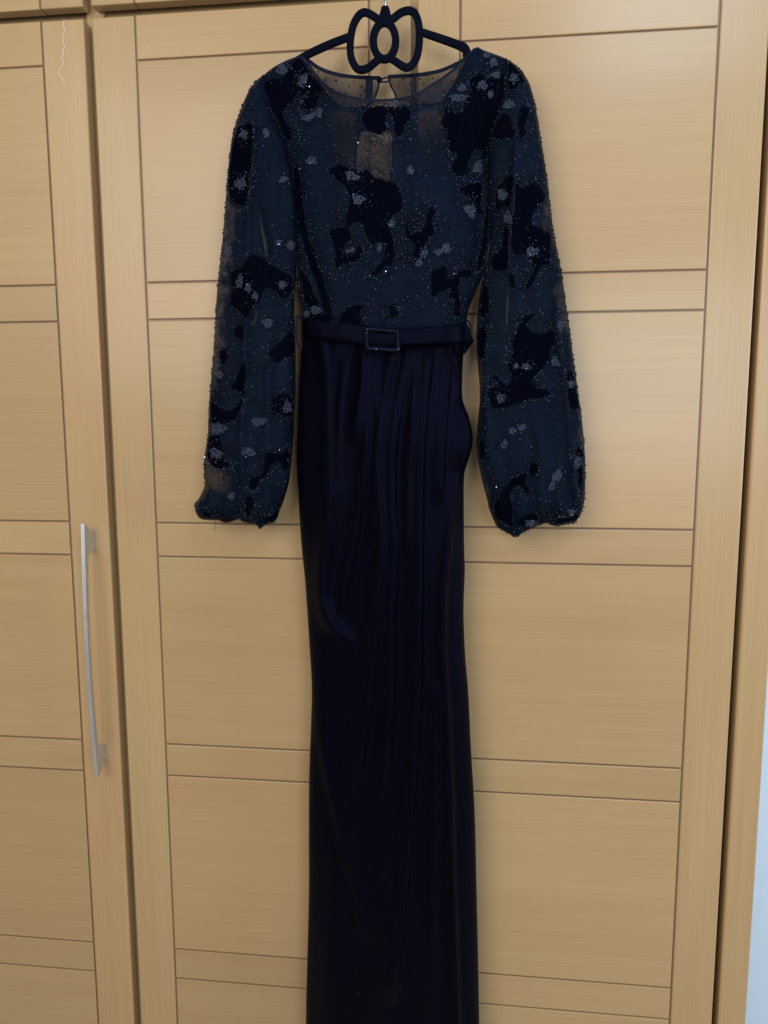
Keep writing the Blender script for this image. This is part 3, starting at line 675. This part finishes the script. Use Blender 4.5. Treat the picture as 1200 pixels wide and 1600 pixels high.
def flowers(lst, dfun, parent):
    for (cx, cy, rx, ry, ti) in lst:
        n = int(14+rx*ry*1.7)
        a = RNG.uniform(0, 2*math.pi, n); r = np.sqrt(RNG.uniform(0, 1, n))
        lob = 0.84+0.10*np.cos(5*a+cx)+0.14*np.sin(3*a+cy*1.7)+0.08*np.cos(8*a+cx*2.1)
        x = r*rx*lob*np.cos(a); y = r*ry*lob*np.sin(a)
        px = cx+x*math.cos(ti)-y*math.sin(ti); py = cy+x*math.sin(ti)+y*math.cos(ti)
        C = P(px, py, dfun(px, py)+0.0022+RNG.uniform(0, 0.0010, n))
        mi = (RNG.uniform(size=n) < 0.008).astype(int)
        scatter('glitter_flower', C, RNG.uniform(0.0006, 0.0011, n), mi, [M['glitter'], M['spark']], parent, 'oct', None, None)
flowers(FB, fB, bodice); flowers(FL, fL, sleeveL); flowers(FR, fR, sleeveR)

def beads(name, outline, motifs_, flw, dfun, parent, ntry, dens):
    outline = np.asarray(outline, float); x0, y0 = outline.min(0); x1, y1 = outline.max(0)
    q = np.c_[RNG.uniform(x0, x1, ntry), RNG.uniform(y0, y1, ntry)]; q = q[inside(outline, q)]
    md = np.full(len(q), 1e9); ins = np.zeros(len(q), bool)
    for m in motifs_:
        bx0, by0 = m.min(0)-45; bx1, by1 = m.max(0)+45
        s = (q[:, 0] > bx0) & (q[:, 0] < bx1) & (q[:, 1] > by0) & (q[:, 1] < by1)
        if s.any():
            md[s] = np.minimum(md[s], edge_dist(m, q[s])); ins[s] |= inside(m, q[s])
    fd = np.full(len(q), 1e9)
    for (cx, cy, rx, ry, ti) in flw: fd = np.minimum(fd, np.hypot(q[:, 0]-cx, q[:, 1]-cy)-max(rx, ry))
    nzv = nz(q[:, 0], q[:, 1], 26, 30, 77.7)
    w = np.where(ins, np.where(md < 1.5, 0.5, 0.0), 0.60*np.exp(-(md/9.0)**2)+0.30*np.exp(-md/13)+0.020+0.40*np.clip(nzv-0.20, 0, 1))
    w = np.maximum(w, 0.42*np.exp(-np.clip(fd, 0, 99)/4.5)*(fd > -2))
    w = w*dens*np.clip(0.75+1.1*nz(q[:, 0], q[:, 1], 48, 55, 133.3), 0.3, 1.3)
    keep = RNG.uniform(size=len(q)) < w
    q = q[keep]; wk = w[keep]
    ch = []
    for k, m in enumerate(motifs_):
        cl = np.r_[m, m[:1]]; Ls = np.r_[0, np.cumsum(np.linalg.norm(np.diff(cl, axis=0), axis=1))]
        for off, sp_, th_ in ((1.6, 4.3, -0.12), (5.6, 5.2, 0.02), (9.5, 6.5, 0.16)):
            ta = np.arange(0, Ls[-1], sp_); cx = I(ta, Ls, cl[:, 0]); cy = I(ta, Ls, cl[:, 1])
            tx = I(ta+2, Ls, cl[:, 0])-I(ta-2, Ls, cl[:, 0]); ty = I(ta+2, Ls, cl[:, 1])-I(ta-2, Ls, cl[:, 1]); nn = np.hypot(tx, ty)+1e-6
            ok = np.array([noise.noise((a/22.0, b/22.0, 40+k)) >= th_ for a, b in zip(cx, cy)], bool)
            if not ok.any(): continue
            c_ = np.c_[cx, cy][ok]; nv_ = np.c_[-ty/nn, tx/nn][ok]
            e1 = c_+nv_*off; e2 = c_-nv_*off
            e_ = np.where(inside(m, e1)[:, None], e2, e1)+RNG.normal(0, 0.55, (len(c_), 2))
            ch.extend(e_)
    if ch:
        ch = np.array(ch); ch = ch[inside(outline, ch)]
        for m in motifs_: ch = ch[~inside(m, ch)]
        q = np.r_[ch, q]; wk = np.r_[np.ones(len(ch)), wk]
    # spacing
    cell = {}; out = []
    for i, (a, b) in enumerate(q):
        sp = 3.3 if wk[i] > 0.4 else 4.8
        k = (int(a//6), int(b//6)); ok = True
        for dx in (-1, 0, 1):
            for dy in (-1, 0, 1):
                for (c, d) in cell.get((k[0]+dx, k[1]+dy), ()):
                    if (a-c)**2+(b-d)**2 < sp*sp: ok = False; break
                if not ok: break
            if not ok: break
        if ok: cell.setdefault(k, []).append((a, b)); out.append((a, b))
    q = np.array(out); n = len(q)
    C = P(q[:, 0], q[:, 1], dfun(q[:, 0], q[:, 1])+0.0012)
    rad = RNG.uniform(0.0012, 0.0019, n)*np.where(RNG.uniform(size=n) < 0.12, 1.2, 1.0); t = RNG.uniform(size=n); mi = np.where(t < 0.83, 0, np.where(t < 0.996, 1, 2))
    o = scatter(name, C, rad, mi, [M['bead'], M['bead2'], M['spark']], parent)
    return n
yb_ = np.linspace(120, 508, 40)
outB = [(x, float(btop(x))+3) for x in np.linspace(416, 788, 60)]+[(float(bR(y))-1, y) for y in yb_]+[(float(bL(y))+1, y) for y in yb_[::-1]]
ysl = np.linspace(120, 806, 80); ysr = np.linspace(95, 812, 80)
outL = [(float(slL(y))+0.5, y) for y in ysl]+[(x, float(slBot(x))-2) for x in np.linspace(312, 428, 24)]+[(float(slR(y))-1, y) for y in ysl[::-1]]
outR = [(float(srL(y))+1, y) for y in ysr]+[(x, float(srBot(x))-2) for x in np.linspace(780, 895, 24)]+[(float(srR(y))-0.5, y) for y in ysr[::-1]]
nb = [beads('beads', outB, QB, FB, fB, bodice, 34000, 1.0), beads('beads', outL, QL, FL, fL, sleeveL, 25000, 1.0), beads('beads', outR, QR, FR, fR, sleeveR, 25000, 1.0)]
print('beads', nb)
scatter('beads', P(BACKB[:, 0], BACKB[:, 1], d_back(BACKB[:, 0], BACKB[:, 1])+0.0012), RNG.uniform(0.0012, 0.0018, len(BACKB)), np.zeros(len(BACKB), int), [M['bead']], back)
WB = np.array([(575,216.5),(572,222),(582,222),(588,222),(595,222),(586,227),(594.5,225.5),(574,235),(591.5,238),(606.5,237.5),(582.5,246),(573,248),(567,251),(574,252.5),(580,256),(586,255),(592,254),(608,254),(570.5,258),(562,258.5),(585,263),(591.5,263),(598,267),(559,252.5),(593,269),(600,273),(605,273),(536,244),(530,243.5),(546,219),(540,213),(531.5,213),(536,206),(526,201),(535,222),(543,231.5),(543.5,201.5),(664,186),(672,192),(668,204),(671,212),(667,222),(672,229),(669,240),(676,186),(663,248),(678,222)])
scatter('window_beads', P(WB[:, 0], WB[:, 1], fB(WB[:, 0], WB[:, 1])+0.0012), RNG.uniform(0.0015, 0.0021, len(WB)), np.zeros(len(WB), int), [M['bead']], bodice)
# beads standing proud along the sleeve silhouettes
def edge_beads(path, parent, step=6.5):
    a = np.asarray(path, float); L = np.r_[0, np.cumsum(np.linalg.norm(np.diff(a, axis=0), axis=1))]
    t = np.sort(RNG.uniform(0, L[-1], int(L[-1]/step*0.85)))
    x = I(t, L, a[:, 0]); y = I(t, L, a[:, 1]); n = len(t)
    C = P(x, y, np.full(n, D0)+RNG.uniform(-0.003, 0.004, n))
    scatter('edge_beads', C, RNG.uniform(0.0010, 0.0015, n), np.zeros(n, int), [M['bead']], parent)
edge_beads([(slL(y)-0.3, y) for y in np.linspace(122, 760, 90)], sleeveL)
edge_beads([(srR(y)+0.3, y) for y in np.linspace(96, 800, 90)], sleeveR)
edge_beads([(x, float(srBot(x))) for x in np.linspace(770, 905, 50)], sleeveR, 4.5)

o = scatter('lint', P(LN[:, 0], LN[:, 1], D0+d_skirt(LN[:, 0], LN[:, 1])+0.0003), RNG.uniform(0.0005, 0.0011, len(LN)), np.zeros(len(LN), int), [M['thread_grey']], skirt, 'oct', (0.5, 0.5, 1.6))
# thread belt loop at the side seam
bl = catmull([(474, 495), (467, 492), (463.5, 503), (463, 518), (464, 533), (468, 542), (473, 541)], 5)
obj('belt_loop', *sweep(P(bl[:, 0], bl[:, 1], np.full(len(bl), D0+0.004)), (0.0013, 0.0013), seg=6), M['binding'], dress, True)
bl = catmull([(728, 500), (733, 503), (735, 515), (734, 530), (729, 536)], 5)
obj('belt_loop', *sweep(P(bl[:, 0], bl[:, 1], np.full(len(bl), D0-0.006)), (0.0013, 0.0013), seg=6), M['binding'], dress, True)

# ------------------------------------------------------------------ belt
bp_ = p1(597, 530, D0+0.045)
belt = empty('belt', (float(bp_[0]), float(bp_[1]), float(p1(597, 548, D0+.04)[2])), 'dark navy velvet belt with rhinestone square buckle round the dress waist', 'belt')
def waist_d(px, py):
    l, r = 472.0, 729.0; s = np.clip(2*(px-l)/(r-l)-1, -1, 1); return D0+0.040*np.sqrt(np.clip(1-np.abs(s)**2.6, 0, 1))
def band(name, top, bot, dfun, n=40, thick=0.0016, off=0.0, wob=0.0012):
    a = catmull(top, 8); b = catmull(bot, 8); k = np.linspace(0, 1, n)
    ta = np.c_[I(k, np.linspace(0, 1, len(a)), a[:, 0]), I(k, np.linspace(0, 1, len(a)), a[:, 1])]; tb = np.c_[I(k, np.linspace(0, 1, len(b)), b[:, 0]), I(k, np.linspace(0, 1, len(b)), b[:, 1])]
    prof = [(0, -1), (0.0, 0), (0.06, 0.8), (0.2, 1), (0.5, 1.15), (0.8, 1), (0.94, 0.8), (1, 0), (1, -1)]
    V = []
    for i in range(n):
        for t, h_ in prof:
            q = ta[i]*(1-t)+tb[i]*t; d = dfun(ta[i][0]*(1-t)+tb[i][0]*t, q[1])+off+thick*h_+wob*noise.noise((q[0]/14, q[1]/30, 2.2))
            V.append(p1(q[0], q[1], d))
    m_ = len(prof); F = grid_faces(m_, n)
    for i in range(n-1): F.append((i*m_, (i+1)*m_, (i+1)*m_+m_-1, i*m_+m_-1))
    return obj(name, V, F, M['skirt'], belt, True)
band('strap', [(472, 497), (490, 499), (520, 503), (545, 506), (585, 511)], [(472, 523), (490, 527), (520, 532), (545, 536), (585, 541)], waist_d, off=0.003)
band('strap', [(578, 516), (600, 516), (626, 514.5), (660, 512), (695, 509), (715, 506), (729, 503.5)], [(578, 541), (600, 542), (626, 540), (660, 538.5), (695, 537), (718, 536), (740, 533)], lambda x, y: waist_d(min(float(x), 726.0), y) if np.ndim(x) == 0 else waist_d(x, y), off=0.0)
band('strap_fold', [(729, 504), (735, 518), (740.5, 533)], [(722, 512), (722, 534), (725, 555)], lambda x, y: D0+0.006-0.0004*(np.asarray(x)-722), n=14)
bt = np.linspace(1, 0, 26); xb = 472+257*bt
Vb = []
for x, t in zip(xb, bt):
    s = 2*t-1; d = D0-0.030*math.sqrt(max(0, 1-abs(s)**2.6))+0.001
    Vb += [p1(x, 500, d), p1(x, 527, d)]
obj('strap_back', Vb, grid_faces(2, 26), M['skirt'], belt, True)
# buckle: rounded square frame set with stones
dbk = float(waist_d(597.0, 530.0))+0.0065
cor = [(571.5, 513), (622.5, 517), (623.5, 548), (572.5, 544.5)]
fr_ = []
for i in range(4):
    a = np.array(cor[i], float); b = np.array(cor[(i+1) % 4], float)
    for t in np.linspace(0.05, 0.95, 8): fr_.append(a+(b-a)*t)
fr_ = np.array(fr_)
cen = fr_.mean(0)
fin = cen+(fr_-cen)*0.94
buckle = obj('buckle', *sweep(P(fin[:, 0], fin[:, 1], np.full(len(fin), dbk)), (0.0036, 0.0012), closed=True, seg=10, sq=3.5), M['skirt'], belt, True)
st = []
for i in range(4):
    a = np.array(cor[i], float); b = np.array(cor[(i+1) % 4], float); n_ = 12 if i % 2 == 0 else 7
    for t in (np.arange(n_)+0.5)/n_: st.append(cen+((a+(b-a)*t)-cen)*0.965)
st = np.array(st)
mi = (RNG.uniform(size=len(st)) < 0.12).astype(int)
scatter('rhinestones', P(st[:, 0], st[:, 1], np.full(len(st), dbk+0.0021)), np.full(len(st), 0.0012), mi, [M['bead2'], M['stone']], buckle)

# ------------------------------------------------------------------ hanger
hg = p1(600.8, 70, D0)
hanger = empty('hanger', (float(hg[0]), -D0, float(p1(601, 115, D0)[2])), 'black velvet flocked hanger with open bow shape above the dress neckline', 'hanger')
def hz(pts): return [(440+x*0.26667, y*0.26667) for x, y in pts]
def hsweep(name, pts, w, closed=False, th=0.0042, depth=D0, sub=6, parent=hanger):
    a = catmull(pts, sub, closed); w = np.interp(np.linspace(0, 1, len(a)), np.linspace(0, 1, len(np.atleast_1d(w))), np.atleast_1d(w))
    r_ = np.c_[w/1060.0, np.full(len(a), th)]
    return obj(name, *sweep(P(a[:, 0], a[:, 1], np.full(len(a), depth)), r_, closed, seg=14, sq=3.0), M['hanger'], parent, True)
hsweep('bow_loop', hz([(585, 128), (545, 100), (512, 80), (480, 74), (450, 95), (420, 150), (404, 230), (403, 310), (416, 362), (442, 402), (472, 409), (510, 396), (560, 355), (590, 335)]), 5.5)
hsweep('bow_loop', hz([(625, 128), (660, 105), (700, 75), (748, 63), (783, 84), (803, 140), (808, 215), (801, 300), (780, 360), (745, 394), (712, 390), (655, 352), (620, 335)]), 5.5)
el = [(600.8+17.4*math.cos(t), 64-28.6*math.sin(t)) for t in np.linspace(0, 2*math.pi, 17)[:-1]]
hsweep('centre_ring', el, 5.6, True, th=0.0048)
hsweep('stem', [(601.2, 38), (601.5, 31), (601.8, 25), (602, 18), (602, 11.5)], [8, 12, 9, 7.2, 5.4], th=0.0053)
hsweep('arm', [(545, 58), (520, 67.5), (495, 78.5), (478, 87), (455, 101), (432, 116), (422, 126)], [5.4, 5.6, 5.6, 5.4, 5, 4.5, 3.5])
hsweep('arm', [(660, 51), (690, 61), (715, 70), (724, 74), (729, 80), (730, 90), (745, 98), (768, 110), (778, 120)], [5.2, 5.6, 6.0, 6.2, 6.0, 5.6, 5, 4.5, 3.5])
top = p1(602.3, 14, D0); zz = float(top[2]); xx = float(top[0])
wp = catmull([(xx, -D0, zz-0.004), (xx, -D0, zz+0.012), (xx, -0.047, zz+0.024), (xx, -0.034, 1.9785), (xx, -0.015, 1.9815), (xx, 0.010, 1.9800), (xx, 0.0235, 1.9790), (xx, 0.0258, 1.9720), (xx, 0.0262, 1.9640)], 6)
obj('hook', *sweep(wp, (0.0016, 0.0016), axis=(1, 0, 0), seg=10), M['wire'], hanger, True)

# ------------------------------------------------------------------ stray thread on the door
tt = catmull([(100.5, 31), (99, 40.5), (101, 48), (97.5, 52.5), (99.5, 60), (99, 67.5), (101, 72), (98, 78), (100, 84), (96, 91.5), (99, 97.5), (97, 104), (91, 111), (93, 117), (99, 124.5), (100.5, 133.5)], 5)
jit = np.array([[noise.noise((k*0.9, 3.3, 0)), noise.noise((k*0.9, 9.3, 0))] for k in range(len(tt))])
tt = tt+jit*1.4
th = obj('thread', *sweep(P(tt[:, 0], tt[:, 1], np.full(len(tt), 0.0004)), (0.00045, 0.00035), seg=6), M['thread'])
th['label'] = 'short crinkled white thread clinging to the wardrobe door stile'; th['category'] = 'thread'
